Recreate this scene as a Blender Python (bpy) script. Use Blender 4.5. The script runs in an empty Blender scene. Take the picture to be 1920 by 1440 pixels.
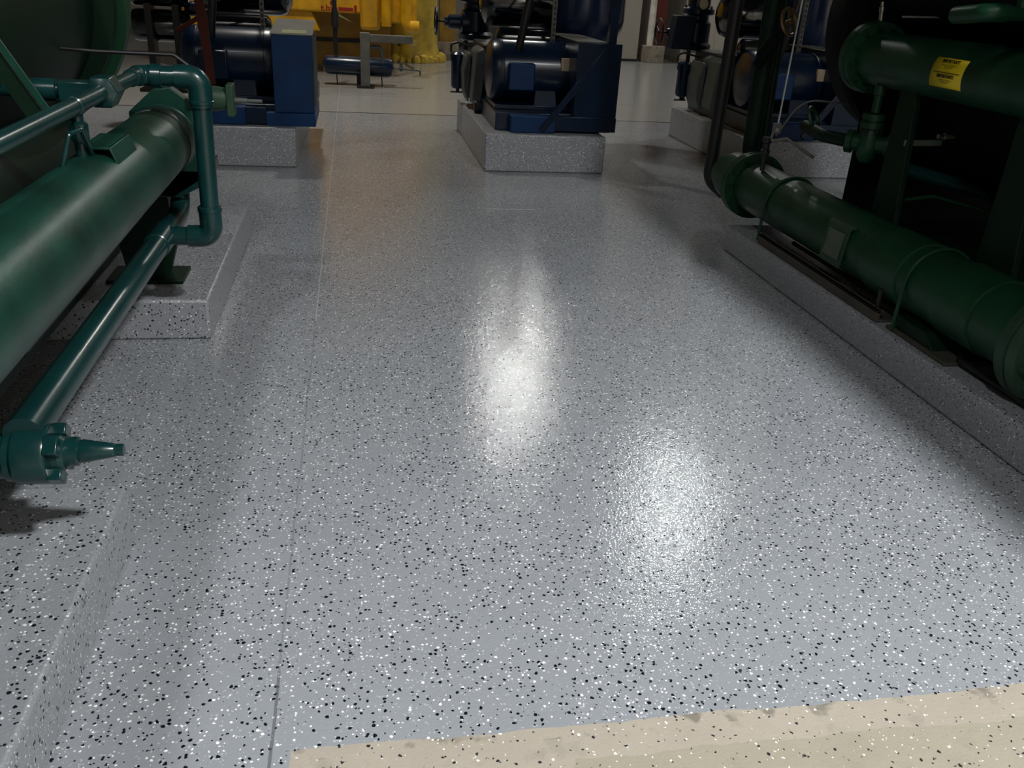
import bpy, bmesh, math, random
from mathutils import Vector, Matrix
random.seed(7)
S = bpy.context.scene
C = S.collection
PI = math.pi

# ---------------------------------------------------------------- camera
PITCH, YAW, ROLL, FPX = 0.43564, 0.18941, 0.05913, 1632.2
fwd = Vector((math.sin(YAW)*math.cos(PITCH), math.cos(YAW)*math.cos(PITCH), -math.sin(PITCH)))
rt0 = Vector((math.cos(YAW), -math.sin(YAW), 0)); up0 = rt0.cross(fwd)
rt = rt0*math.cos(ROLL) + up0*math.sin(ROLL)
up = -rt0*math.sin(ROLL) + up0*math.cos(ROLL)
cam = bpy.data.objects.new('camera', bpy.data.cameras.new('camera')); C.objects.link(cam)
cam.matrix_world = Matrix(((rt.x, up.x, -fwd.x, 0), (rt.y, up.y, -fwd.y, 0), (rt.z, up.z, -fwd.z, 1.5), (0, 0, 0, 1)))
cam.data.sensor_width = 36; cam.data.lens = FPX/1920*36; cam.data.clip_start = .05
S.camera = cam
S.view_settings.view_transform = 'Standard'; S.view_settings.look = 'None'
S.view_settings.gamma = 1; S.view_settings.use_curve_mapping = False
S.view_settings.exposure = 0.0

# ---------------------------------------------------------------- world, ceiling lamps and one added fill lamp
W = bpy.data.worlds.new('world'); S.world = W; W.use_nodes = True
W.node_tree.nodes['Background'].inputs[0].default_value = (.6, .75, 1, 1)
W.node_tree.nodes['Background'].inputs[1].default_value = 0.012
LAMPS = [  # x, y, z, radius, watts, colour, reflector spread in degrees
    (4.0, -2.6, 7.6, .36, 860, (.985, 1, .99), 123),
    (-2.5, -3.0, 7.6, .36, 250, (.98, 1, 1), 123),
    (5.72, 13.3, 7.6, .42, 150, (.95, 1, .98), 180),
    (3.78, 19.3, 7.6, .20, 250, (1, 1, .97), 180),
    (-.8, 11.4, 7.6, .25, 120, (1, .95, .85), 100),  # added fill lamp to brighten the yellow machine, narrow spread avoids a floor reflection
]
for x, y, z, r, w, c, sp in LAMPS:
    l = bpy.data.lights.new('ceiling_or_fill_light', 'AREA'); l.shape = 'DISK'; l.size = 2*r; l.energy = w; l.color = c; l.spread = math.radians(sp)
    o = bpy.data.objects.new('ceiling_or_fill_light', l); o.location = (x, y, z); C.objects.link(o)

# ---------------------------------------------------------------- materials
def newmat(name):
    m = bpy.data.materials.new(name); m.use_nodes = True
    return m, m.node_tree.nodes, m.node_tree.links, m.node_tree.nodes['Principled BSDF']
def srgb(r, g, b):
    f = lambda v: (v/255/12.92) if v/255 <= .04045 else ((v/255+.055)/1.055)**2.4
    return (f(r), f(g), f(b), 1)
def paint(name, rgb, rough=.35, metal=0, bump=.08, scale=60, var=.25, coat=0, dirt=None, spec=.5):
    m, N, L, P = newmat(name)
    P.inputs['Roughness'].default_value = rough; P.inputs['Metallic'].default_value = metal; P.inputs['Specular IOR Level'].default_value = spec
    P.inputs['Coat Weight'].default_value = coat; P.inputs['Coat Roughness'].default_value = .12
    g = N.new('ShaderNodeNewGeometry')
    n = N.new('ShaderNodeTexNoise'); n.inputs['Scale'].default_value = 5; n.inputs['Detail'].default_value = 5
    L.new(g.outputs['Position'], n.inputs['Vector'])
    r = N.new('ShaderNodeValToRGB'); c = srgb(*rgb)
    r.color_ramp.elements[0].position = .3; r.color_ramp.elements[1].position = .7
    r.color_ramp.elements[0].color = tuple(v*(1-var) for v in c[:3])+(1,)
    r.color_ramp.elements[1].color = tuple(min(1, v*(1+var)) for v in c[:3])+(1,)
    L.new(n.outputs['Fac'], r.inputs[0]); out = r.outputs[0]
    if dirt:
        n2 = N.new('ShaderNodeTexNoise'); n2.inputs['Scale'].default_value = 9; n2.inputs['Detail'].default_value = 8
        L.new(g.outputs['Position'], n2.inputs['Vector'])
        r2 = N.new('ShaderNodeValToRGB'); r2.color_ramp.elements[0].position = .52; r2.color_ramp.elements[1].position = .68
        L.new(n2.outputs['Fac'], r2.inputs[0])
        mx = N.new('ShaderNodeMix'); mx.data_type = 'RGBA'; mx.inputs[7].default_value = srgb(*dirt)
        L.new(r2.outputs[0], mx.inputs[0]); L.new(out, mx.inputs[6]); out = mx.outputs[2]
    L.new(out, P.inputs['Base Color'])
    if bump:
        n3 = N.new('ShaderNodeTexNoise'); n3.inputs['Scale'].default_value = scale; n3.inputs['Detail'].default_value = 3
        L.new(g.outputs['Position'], n3.inputs['Vector'])
        b = N.new('ShaderNodeBump'); b.inputs['Strength'].default_value = bump; b.inputs['Distance'].default_value = .004
        L.new(n3.outputs['Fac'], b.inputs['Height']); L.new(b.outputs[0], P.inputs['Normal'])
    return m

def epoxy(name, floor=True):
    """grey epoxy coating strewn with black and white paint flakes; on the floor also the joints and the bare strip"""
    m, N, L, P = newmat(name)
    def M(op, a, b=None, c=None):
        n = N.new('ShaderNodeMath'); n.operation = op
        for i, v in enumerate((a, b, c)):
            if v is None: continue
            if isinstance(v, (int, float)): n.inputs[i].default_value = v
            else: L.new(v, n.inputs[i])
        return n.outputs[0]
    def mix(fac, a, b):
        n = N.new('ShaderNodeMix'); n.data_type = 'RGBA'
        if isinstance(fac, (int, float)): n.inputs[0].default_value = fac
        else: L.new(fac, n.inputs[0])
        for i, v in ((6, a), (7, b)):
            if isinstance(v, tuple): n.inputs[i].default_value = v
            else: L.new(v, n.inputs[i])
        return n.outputs[2]
    def step(v, e, w=.0005):
        n = N.new('ShaderNodeMapRange'); n.inputs['From Min'].default_value = e-w; n.inputs['From Max'].default_value = e+w
        L.new(v, n.inputs['Value']); return n.outputs[0]
    g = N.new('ShaderNodeNewGeometry'); pos = g.outputs['Position']
    sx = N.new('ShaderNodeSeparateXYZ'); L.new(pos, sx.inputs[0]); X, Y = sx.outputs[0], sx.outputs[1]
    def noise(scale, detail=3, vec=None):
        n = N.new('ShaderNodeTexNoise'); n.inputs['Scale'].default_value = scale; n.inputs['Detail'].default_value = detail
        L.new(vec or pos, n.inputs['Vector']); return n
    # ragged flake outlines
    nd = noise(130, 2)
    v1 = N.new('ShaderNodeVectorMath'); v1.operation = 'SUBTRACT'; v1.inputs[1].default_value = (.5, .5, .5); L.new(nd.outputs['Color'], v1.inputs[0])
    v2 = N.new('ShaderNodeVectorMath'); v2.operation = 'MULTIPLY_ADD'; v2.inputs[1].default_value = (.008, .008, .008)
    L.new(v1.outputs[0], v2.inputs[0]); L.new(pos, v2.inputs[2]); wp = v2.outputs[0]
    dens = noise(2.2, 4).outputs['Fac']
    def flakes(scale, rad, dmin, off):
        a = N.new('ShaderNodeVectorMath'); a.operation = 'ADD'; a.inputs[1].default_value = off; L.new(wp, a.inputs[0])
        v = N.new('ShaderNodeTexVoronoi'); v.inputs['Scale'].default_value = scale; L.new(a.outputs[0], v.inputs['Vector'])
        s = N.new('ShaderNodeSeparateColor'); L.new(v.outputs['Color'], s.inputs[0])
        rr = M('MULTIPLY', M('MULTIPLY_ADD', s.outputs[0], 1.05, .32), rad)      # each flake its own size
        inside = M('LESS_THAN', v.outputs['Distance'], rr)
        keep = M('GREATER_THAN', s.outputs[1], M('ADD', M('MULTIPLY', M('SUBTRACT', .5, dens), .9), dmin))
        return M('MULTIPLY', inside, keep)
    blk = flakes(78, .27, .34, (0, 0, 0)); wht = flakes(88, .24, .41, (3.1, 1.7, .4)); gry = flakes(110, .26, .5, (7.3, 2.2, 1.1))
    base_n = noise(1.3, 5).outputs['Fac']
    base = mix(base_n, srgb(134, 137, 143), srgb(150, 154, 159))
    cr = mix(M('MULTIPLY', gry, .5), base, srgb(196, 200, 206))
    cr = mix(wht, cr, srgb(238, 238, 238)); cr = mix(blk, cr, srgb(20, 24, 34))
    rough = None
    if floor:
        # towards the far end the floor is an older, plain lighter concrete coating
        far = step(Y, 10.55, .02); cr = mix(M('MULTIPLY', far, .55), cr, srgb(158, 154, 146))
        # joints
        def line(coord, at, w, mask=None):
            a = M('LESS_THAN', M('ABSOLUTE', M('SUBTRACT', coord, at)), w)
            return M('MULTIPLY', a, mask) if mask is not None else a
        wob = M('MULTIPLY_ADD', noise(3).outputs['Fac'], .01, -.005)
        Xw = M('ADD', X, wob)
        jn = line(Xw, -.2035, .0035, M('LESS_THAN', Y, 1.62)); jf = line(Xw, -.2035, .0028, M('GREATER_THAN', Y, 1.62))
        cr = mix(M('MULTIPLY', jf, .40), cr, mix(M('GREATER_THAN', Y, 3.9), srgb(96, 99, 106), srgb(205, 205, 205))); cr = mix(M('MULTIPLY', jn, .7), cr, srgb(84, 86, 96))
        jx = line(Y, 10.56, .022); cr = mix(M('MULTIPLY', jx, .95), cr, srgb(14, 14, 14))
        jb = line(Y, 12.1, .012); cr = mix(M('MULTIPLY', jb, .35), cr, srgb(60, 60, 58))
        sc = line(Y, 6.09, .008, M('MULTIPLY', M('GREATER_THAN', X, .9), M('LESS_THAN', X, 1.26))); cr = mix(M('MULTIPLY', sc, .5), cr, srgb(210, 210, 205))
        # bare concrete strip in front, ragged edge
        rag = M('ADD', M('MULTIPLY_ADD', noise(4, 2).outputs['Fac'], .022, -.011), M('MULTIPLY_ADD', noise(16, 3).outputs['Fac'], .012, -.006))
        Yr = M('ADD', Y, rag)
        bare = M('MULTIPLY', M('LESS_THAN', Yr, 1.382), M('GREATER_THAN', M('ADD', X, rag), -.163))
        cn = noise(7, 8).outputs['Fac']
        conc = mix(cn, srgb(152, 143, 131), srgb(174, 165, 152))
        smear = N.new('ShaderNodeMapRange'); smear.inputs['From Min'].default_value = .56; smear.inputs['From Max'].default_value = .66
        L.new(noise(14, 8).outputs['Fac'], smear.inputs['Value'])
        edge = M('GREATER_THAN', Yr, 1.350)
        conc = mix(M('MULTIPLY', M('MULTIPLY_ADD', edge, .45, .22), smear.outputs[0]), conc, srgb(92, 90, 80))
        old = M('MULTIPLY', M('LESS_THAN', M('ADD', Yr, M('MULTIPLY', rag, .6)), 1.29), M('GREATER_THAN', M('ADD', X, M('MULTIPLY', rag, 4)), .42))
        conc = mix(M('MULTIPLY', old, .55), conc, mix(cn, srgb(134, 130, 112), srgb(156, 151, 132)))
        few = M('MULTIPLY', M('GREATER_THAN', noise(60, 0).outputs['Fac'], .56), 1)
        conc = mix(M('MULTIPLY', few, wht), conc, srgb(240, 238, 232)); conc = mix(M('MULTIPLY', few, blk), conc, srgb(30, 30, 34))
        cr = mix(bare, cr, conc)
        rough = M('MULTIPLY_ADD', bare, .5, .085)
        # surface relief: joint grooves and the step down off the coating edge
        hj = M('SUBTRACT', 0, M('ADD', M('MULTIPLY', jn, 1.0), M('MULTIPLY', bare, .6)))
    L.new(cr, P.inputs['Base Color'])
    if rough is not None: L.new(rough, P.inputs['Roughness'])
    else: P.inputs['Roughness'].default_value = .3
    P.inputs['IOR'].default_value = 1.5
    bn = noise(135, 1).outputs['Fac']; bn2 = noise(45, 2).outputs['Fac']
    h = M('ADD', bn, M('MULTIPLY', bn2, .8)); h = M('ADD', h, M('MULTIPLY', M('MAXIMUM', blk, wht), .25))
    b = N.new('ShaderNodeBump'); b.inputs['Strength'].default_value = .36 if floor else .45; b.inputs['Distance'].default_value = .0022
    L.new(h, b.inputs['Height'])
    if floor:
        b2 = N.new('ShaderNodeBump'); b2.inputs['Strength'].default_value = .5; b2.inputs['Distance'].default_value = .002
        L.new(hj, b2.inputs['Height']); L.new(b.outputs[0], b2.inputs['Normal']); L.new(b2.outputs[0], P.inputs['Normal'])
    else: L.new(b.outputs[0], P.inputs['Normal'])
    return m

def siding(name, rgb, pitch, axis):
    m, N, L, P = newmat(name); P.inputs['Roughness'].default_value = .5
    g = N.new('ShaderNodeNewGeometry'); s = N.new('ShaderNodeSeparateXYZ'); L.new(g.outputs['Position'], s.inputs[0])
    a = N.new('ShaderNodeMath'); a.operation = 'FRACT'; d = N.new('ShaderNodeMath'); d.operation = 'DIVIDE'; d.inputs[1].default_value = pitch
    L.new(s.outputs[axis], d.inputs[0]); L.new(d.outputs[0], a.inputs[0])
    c = N.new('ShaderNodeMath'); c.operation = 'LESS_THAN'; c.inputs[1].default_value = .02; L.new(a.outputs[0], c.inputs[0])
    n = N.new('ShaderNodeTexNoise'); n.inputs['Scale'].default_value = 1.4; n.inputs['Detail'].default_value = 6; L.new(g.outputs['Position'], n.inputs['Vector'])
    r = N.new('ShaderNodeValToRGB'); k = srgb(*rgb); r.color_ramp.elements[0].color = tuple(v*.85 for v in k[:3])+(1,); r.color_ramp.elements[1].color = k
    L.new(n.outputs['Fac'], r.inputs[0])
    mx = N.new('ShaderNodeMix'); mx.data_type = 'RGBA'; L.new(c.outputs[0], mx.inputs[0]); L.new(r.outputs[0], mx.inputs[6]); mx.inputs[7].default_value = tuple(v*.5 for v in k[:3])+(1,)
    L.new(mx.outputs[2], P.inputs['Base Color']); return m

EP_F = epoxy('epoxy_floor'); EP_P = epoxy('epoxy_pad', False)
TEAL = paint('teal_pipe_paint', (13, 50, 50), .25, bump=.08, scale=45, coat=.1, spec=.45)
TEALG = paint('green_pipe_paint', (15, 55, 45), .38, bump=.15, scale=60, var=.4, spec=.4)
GREEN = paint('green_machine_paint', (17, 56, 36), .42, bump=.12, scale=50, var=.3, spec=.3)
GREEND = paint('dark_green_shell_paint', (8, 32, 20), .5, bump=.08, spec=.2)
SHADE = paint('shaded_green_shell_paint', (5, 15, 10), .7, bump=.05, spec=.1)  # near-black copy of the shell green, shade put into the colour
GREENL = paint('worn_green_paint', (36, 60, 44), .5, bump=.15, spec=.3)
TAG = paint('tag_plate', (74, 84, 70), .5, dirt=(60, 70, 56))
BLUE = paint('blue_machine_paint', (0, 46, 90), .45, bump=.04, spec=.3)
BLUED = paint('dark_blue_paint', (4, 26, 50), .28, bump=.05, coat=.1, spec=.4)
BLUEM = paint('matt_blue_steel', (14, 30, 52), .6, bump=.1, spec=.3)
BLUEP = paint('pale_blue_vessel_paint', (30, 46, 80), .2, bump=.03, coat=.3)
BLACK = paint('black_rubber', (14, 15, 17), .5)
GLOSS = paint('glossy_dark_vessel', (8, 12, 20), .08, bump=.05, coat=.6)
IRON = paint('grey_cast_iron', (70, 76, 74), .5, bump=.2)
STEEL = paint('grey_steel', (96, 96, 90), .5, bump=.1)
STEELW = paint('galvanized_conduit', (190, 196, 196), .3, metal=.6, bump=.03)
SILVER = paint('bare_metal', (180, 176, 160), .25, metal=.9)
BRONZE = paint('bronze_handwheel', (120, 100, 72), .35, metal=.7)
YELLOW = paint('yellow_machine_paint', (214, 158, 10), .35, bump=.06)
FOAM = paint('yellow_insulation', (188, 160, 60), .3, bump=1.0, scale=14, var=.3, coat=.3)
OCHRE = paint('ochre_steel_column', (160, 124, 40), .5)
STICK = paint('yellow_sticker', (236, 208, 20), .45, bump=0, var=.05)
INK = paint('black_ink', (34, 30, 8), .6, bump=0, var=0)
RED = paint('red_lettering', (150, 30, 14), .5, bump=0, var=.1)
BROWN = paint('brown_door_frame', (96, 34, 26), .5)
ORANGE = paint('rusty_orange_strap', (66, 26, 13), .7, spec=.2)
WHITE = paint('white_wrap', (214, 208, 196), .6, bump=.3, scale=20)
TAN = paint('tan_nameplate', (196, 178, 150), .4, bump=0)
RUST = paint('rusty_channel', (66, 64, 58), .6, bump=.3, dirt=(76, 60, 48), spec=.3)
CONCP = paint('bare_concrete', (150, 140, 126), .8, bump=.3, dirt=(112, 104, 92))
LABELW = paint('pale_sticker', (150, 156, 110), .5, bump=0)
WALLB = siding('white_wall_panels', (176, 168, 158), 1.25, 0); WALLS = siding('wall_side_panels', (176, 170, 160), 1.25, 1)
CEIL = paint('dark_ceiling', (40, 42, 44), .8)

# ---------------------------------------------------------------- mesh helpers
class MB:
    def __init__(s): s.b = bmesh.new()
    def _v(s, p): return s.b.verts.new(Vector(p))
    def _f(s, vs):
        try: return s.b.faces.new(vs)
        except ValueError: return None
    def box(s, x0, x1, y0, y1, z0, z1):
        v = [s._v((x, y, z)) for z in (z0, z1) for y in (y0, y1) for x in (x0, x1)]
        for f in ((0, 2, 3, 1), (4, 5, 7, 6), (0, 1, 5, 4), (2, 6, 7, 3), (0, 4, 6, 2), (1, 3, 7, 5)): s._f([v[i] for i in f])
        return s
    def obox(s, c, ax, ay, az, hx, hy, hz):
        c = Vector(c); ax = Vector(ax).normalized(); ay = Vector(ay).normalized(); az = Vector(az).normalized()
        v = [s._v(c+ax*hx*i+ay*hy*j+az*hz*k) for k in (-1, 1) for j in (-1, 1) for i in (-1, 1)]
        for f in ((0, 2, 3, 1), (4, 5, 7, 6), (0, 1, 5, 4), (2, 6, 7, 3), (0, 4, 6, 2), (1, 3, 7, 5)): s._f([v[i] for i in f])
        return s
    def bar(s, p0, p1, w, t, side=(0, 1, 0)):
        p0, p1 = Vector(p0), Vector(p1); d = p1-p0; sd = Vector(side); az = d.normalized().cross(sd).normalized()
        ay = az.cross(d.normalized())
        return s.obox((p0+p1)/2, d, ay, az, d.length/2, t/2, w/2)
    def tube(s, pts, r, n=16, cap=True):
        pts = [Vector(p) for p in pts]; R = r if isinstance(r, (list, tuple)) else [r]*len(pts)
        T = []
        for i in range(len(pts)):
            a = pts[max(i-1, 0)]; b = pts[min(i+1, len(pts)-1)]
            d = b-a
            if d.length < 1e-9: d = Vector(T[-1]) if T else Vector((0, 0, 1))
            T.append(d.normalized())
        h = Vector((0, 0, 1)) if abs(T[0].z) < .9 else Vector((1, 0, 0))
        u = T[0].cross(h).normalized(); rings = []
        for i, p in enumerate(pts):
            u = (u - T[i]*u.dot(T[i])).normalized(); w = T[i].cross(u)
            rings.append([s._v(p+(u*math.cos(2*PI*k/n)+w*math.sin(2*PI*k/n))*R[i]) for k in range(n)])
        for a, b in zip(rings, rings[1:]):
            for k in range(n): s._f([a[k], a[(k+1) % n], b[(k+1) % n], b[k]])
        if cap: s._f(rings[0][::-1]); s._f(rings[-1])
        return s
    def lathe(s, p, d, prof, n=32):
        """profile of (distance along d, radius)"""
        p = Vector(p); d = Vector(d).normalized()
        h = Vector((0, 0, 1)) if abs(d.z) < .9 else Vector((1, 0, 0)); u = d.cross(h).normalized(); w = d.cross(u)
        rings = []
        for t, r in prof:
            if r < 1e-6: rings.append([s._v(p+d*t)])
            else: rings.append([s._v(p+d*t+(u*math.cos(2*PI*k/n)+w*math.sin(2*PI*k/n))*r) for k in range(n)])
        for a, b in zip(rings, rings[1:]):
            for k in range(n):
                if len(a) == 1 and len(b) == 1: break
                if len(a) == 1: s._f([a[0], b[(k+1) % n], b[k]])
                elif len(b) == 1: s._f([a[k], a[(k+1) % n], b[0]])
                else: s._f([a[k], a[(k+1) % n], b[(k+1) % n], b[k]])
        if len(rings[0]) > 1: s._f(rings[0][::-1])
        if len(rings[-1]) > 1: s._f(rings[-1])
        return s
    def cyl(s, p0, p1, r, r1=None, n=24):
        p0, p1 = Vector(p0), Vector(p1); return s.lathe(p0, p1-p0, [(0, r), ((p1-p0).length, r if r1 is None else r1)], n)
    def torus(s, c, ax, R, r, n=40, m=10, a0=0, a1=2*PI):
        c = Vector(c); ax = Vector(ax).normalized(); h = Vector((0, 0, 1)) if abs(ax.z) < .9 else Vector((1, 0, 0))
        u = ax.cross(h).normalized(); w = ax.cross(u)
        full = abs(a1-a0-2*PI) < 1e-6; k = n if full else n+1; rings = []
        for i in range(k):
            a = a0+(a1-a0)*i/n; rad = u*math.cos(a)+w*math.sin(a)
            rings.append([s._v(c+rad*(R+r*math.cos(2*PI*j/m))+ax*r*math.sin(2*PI*j/m)) for j in range(m)])
        for i in range(n):
            a, b = rings[i], rings[(i+1) % k]
            for j in range(m): s._f([a[j], a[(j+1) % m], b[(j+1) % m], b[j]])
        if not full: s._f(rings[0][::-1]); s._f(rings[-1])
        return s
    def prism(s, poly, off):
        off = Vector(off); a = [s._v(p) for p in poly]; b = [s._v(Vector(p)+off) for p in poly]; n = len(a)
        s._f(a); s._f(b[::-1])
        for i in range(n): s._f([a[i], b[i], b[(i+1) % n], a[(i+1) % n]])
        return s
    def build(s, name, mat, parent=None, bevel=0, angle=35, loc=None):
        me = bpy.data.meshes.new(name)
        bmesh.ops.recalc_face_normals(s.b, faces=s.b.faces[:])
        org = Vector(loc) if loc is not None else (Vector(parent['_w']) if parent is not None and '_w' in parent else Vector((0, 0, 0)))
        bmesh.ops.translate(s.b, verts=s.b.verts[:], vec=-org)
        for f in s.b.faces: f.smooth = True
        s.b.to_mesh(me); s.b.free()
        me.set_sharp_from_angle(angle=math.radians(angle)); me.materials.append(mat)
        o = bpy.data.objects.new(name, me); C.objects.link(o)
        if parent is not None: o.parent = parent; o['_w'] = tuple(org)
        else: o.location = org; o['_w'] = tuple(org)
        if bevel:
            b = o.modifiers.new('bevel', 'BEVEL'); b.width = bevel; b.segments = 2; b.limit_method = 'ANGLE'; b.angle_limit = .7
        return o

def bend(pts, r, k=7):
    """polyline with its corners rounded to radius r"""
    P = [Vector(p) for p in pts]; out = [P[0]]
    for i in range(1, len(P)-1):
        a = (P[i-1]-P[i]).normalized(); b = (P[i+1]-P[i]).normalized(); th = a.angle(b)
        if th > PI-.01: out.append(P[i]); continue
        d = min(r/math.tan(th/2), (P[i-1]-P[i]).length*.49, (P[i+1]-P[i]).length*.49); rr = d*math.tan(th/2)
        c = P[i]+(a+b).normalized()*(rr/math.sin(th/2)); s0 = P[i]+a*d-c; s1 = P[i]+b*d-c
        tot = s0.angle(s1); axis = s0.cross(s1).normalized()
        for j in range(k+1): out.append(c+Matrix.Rotation(tot*j/k, 3, axis) @ s0)
    out.append(P[-1]); return out

def add_bolts(parent, mat, c, ax, R, n, r, h, a0=0):
    """one mesh per bolt, all sharing the same mesh data"""
    c = Vector(c); ax = Vector(ax).normalized(); hh = Vector((0, 0, 1)) if abs(ax.z) < .9 else Vector((1, 0, 0))
    u = ax.cross(hh).normalized(); w = ax.cross(u); org = Vector(parent['_w']); first = None
    for i in range(n):
        a = a0+2*PI*i/n; p = c+(u*math.cos(a)+w*math.sin(a))*R
        if first is None:
            m = MB(); m.lathe((0, 0, 0), ax, [(0, r), (h, r)], 6); m.lathe(ax*h, ax, [(0, r*.55), (h*.6, r*.55)], 8)
            first = o = m.build('bolt', mat, loc=(0, 0, 0))
        else: o = first.copy(); C.objects.link(o)
        o.parent = parent; o.location = p-org
def thing(name, loc, label, cat, group=None):
    o = bpy.data.objects.new(name, None); o.empty_display_size = .1; C.objects.link(o)
    o.location = loc; o['_w'] = tuple(loc); o['label'] = label; o['category'] = cat
    if group: o['group'] = group
    return o
def tag(o, label, cat, group=None):
    o['label'] = label; o['category'] = cat
    if group: o['group'] = group
    return o
def struct(o): o['kind'] = 'structure'; return o

# ---------------------------------------------------------------- the room
struct(MB().box(-9, 7.0, -4, 21.6, -.2, 0).build('floor', EP_F))
struct(MB().box(-9, 7.1, 21.6, 21.8, 0, 8.6).build('wall_back', WALLB))
struct(MB().box(7.0, 7.2, -4, 21.6, 0, 8.6).build('wall_right', WALLS))
struct(MB().box(-9.2, -9, -4, 21.6, 0, 8.6).build('wall_left', WALLS))
struct(MB().box(-9.2, 7.2, -4.2, -4, 0, 8.6).build('wall_front', WALLB))
struct(MB().box(-9.2, 7.2, -4.2, 21.8, 8.6, 8.8).build('ceiling', CEIL))
# short return wall with the door opening beside it
struct(MB().box(3.4, 6.05, 19.42, 19.6, 0, 8.6).build('wall_partition', WALLB))
struct(MB().box(3.4, 6.05, 19.405, 19.42, 0, .05).build('baseboard_partition', BLACK))
struct(MB().box(6.985, 7.0, 16.0, 21.6, 0, .12).build('baseboard_right', CONCP))
struct(MB().box(-9, 3.4, 21.58, 21.6, 0, .09).build('baseboard_back', BLACK))
t = thing('door_post', (6.5, 19.5, .34), 'brown steel door post standing on a small concrete plinth at the far wall', 'post')
MB().box(6.385, 6.64, 19.47, 19.56, .34, 6).build('post', BROWN, t)
tag(MB().box(6.15, 6.62, 19.28, 19.60, 0, .34).build('wall_plinth', CONCP, bevel=.01, loc=(6.38, 19.4, 0)), 'small concrete plinth under the brown door post', 'plinth')
tag(MB().lathe((6.30, 19.40, .34), (0, 0, 1), [(0, .07), (.5, .075), (1.0, .066), (1.7, .072), (2.6, .068), (5.6, .07)], 10).build('wrapped_riser', WHITE, loc=(6.30, 19.4, .34)),
    'white wrapped pipe standing on the plinth against the brown door post', 'pipe')

# ---------------------------------------------------------------- concrete pads
def pad(x0, x1, y0, y1, h, label, group=None):
    m = MB().box(x0, x1, y0, y1, 0, h).build('concrete_pad', EP_P, bevel=.012, loc=((x0+x1)/2, (y0+y1)/2, 0))
    return tag(m, label, 'concrete pad')
pad(-2.6, -.64, -1.2, 2.20, .18, 'nearest low speckled grey pad at the left, under the conical drain nozzle')
pad(-2.6, -.64, 3.69, 5.35, .18, 'low speckled grey pad carrying the far foot of the teal piped chiller')
pad(2.30, 4.9, -1.2, 5.12, .16, 'long low speckled grey pad under the dark green chiller on the right')
pad(-1.53, -.48, 7.40, 9.6, .31, 'tall grey pad under the blue compressor with the solid blue box')
pad(1.07, 2.11, 7.40, 9.6, .31, 'tall grey pad standing in the middle of the aisle under a blue compressor')
pad(3.45, 4.50, 7.40, 9.6, .31, 'tall grey pad partly behind the dark vertical pipes at the right')

# ---------------------------------------------------------------- left chiller
T = thing('chiller', (-1.4, 2.6, .18), 'green chiller with teal pipework standing on the two low left pads', 'chiller')
AX, AZ, AR = -.76, .846, .127
# big barrel pipe with a groove ring near its far end
b = MB().lathe((AX, .3, AZ), (0, 1, 0), [(0, 0), (.02, .08), (.07, AR), (3.20, AR), (3.205, AR-.006), (3.30, AR-.006), (3.305, AR+.003), (3.42, AR+.003), (3.425, AR-.004), (3.47, AR-.01), (3.50, 0)], 56).build('large_pipe', TEALG, T)
MB().lathe((AX, 3.508, AZ), (0, 1, 0), [(0, AR-.004), (.001, AR-.001), (.088, AR-.001), (.089, AR-.004)], 56).build('groove_band', GREEND, b)
MB().lathe((AX, 3.725, AZ), (0, 1, 0), [(0, AR+.002), (.004, AR+.007), (.014, AR+.007), (.018, AR+.002)], 56).build('end_ring', TEAL, b)
# faceted end plate behind the barrel and its hanging shelf
MB().prism([(-.90, 3.84, .60), (-.90, 3.84, .93), (-.80, 3.84, 1.02), (-.735, 3.84, 1.03), (-.655, 3.84, .975), (-.645, 3.84, .66), (-.76, 3.84, .585)], (0, .06, 0)).build('end_plate', TEALG, T, bevel=.004)
MB().prism([(-.86, 3.84, .70), (-.62, 3.84, .70), (-.62, 3.84, .645), (-.74, 3.84, .585), (-.86, 3.84, .585)], (0, .35, 0)).build('support_shelf', TEAL, T, bevel=.004)
# saddle bracket on top of the barrel
sb = MB(); sb.box(-.785, -.700, 2.72, 2.96, .987, .994)
sb.prism([(-.700, 2.72, .994), (-.700, 2.96, .994), (-.678, 2.96, .935), (-.678, 2.72, .935)], (-.007, 0, 0))
sb.prism([(-.785, 2.72, .994), (-.785, 2.96, .994), (-.80, 2.96, .955), (-.80, 2.72, .955)], (.007, 0, 0))
sb.build('saddle_bracket', TEALG, T, bevel=.002)
# lifting lug: inverted U of round bar
lug = MB(); lug.tube(bend([(-.795, 2.575, .955), (-.768, 2.59, 1.052), (-.752, 2.65, 1.055), (-.748, 2.72, .965)], .012), .0065, 10)
lug.build('lifting_lug', TEAL, T)
# upper small pipe
UX, UZ, UR = -.775, 1.11, .024
MB().tube([(UX, .3, UZ), (UX, 3.44, UZ)], UR, 24).build('upper_pipe', TEAL, T)
MB().lathe((UX, 2.685, UZ), (0, 1, 0), [(0, UR), (.003, UR+.004), (.025, UR+.004), (.028, UR)], 24).build('pipe_clamp', TEAL, T)
st = MB(); st.cyl((UX, 2.71, UZ-.02), (UX, 2.71, .965), .017); st.lathe((UX, 2.71, 1.07), (0, 0, -1), [(0, .017), (.008, .027), (.05, .027), (.065, .017)], 8); st.build('pipe_stand', TEAL, T)
MB().lathe((UX, 1.6, UZ), (0, 1, 0), [(0, UR), (.002, UR+.0025), (.006, UR+.0025), (.008, UR)], 24).build('weld_ring', TEAL, T)
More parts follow.
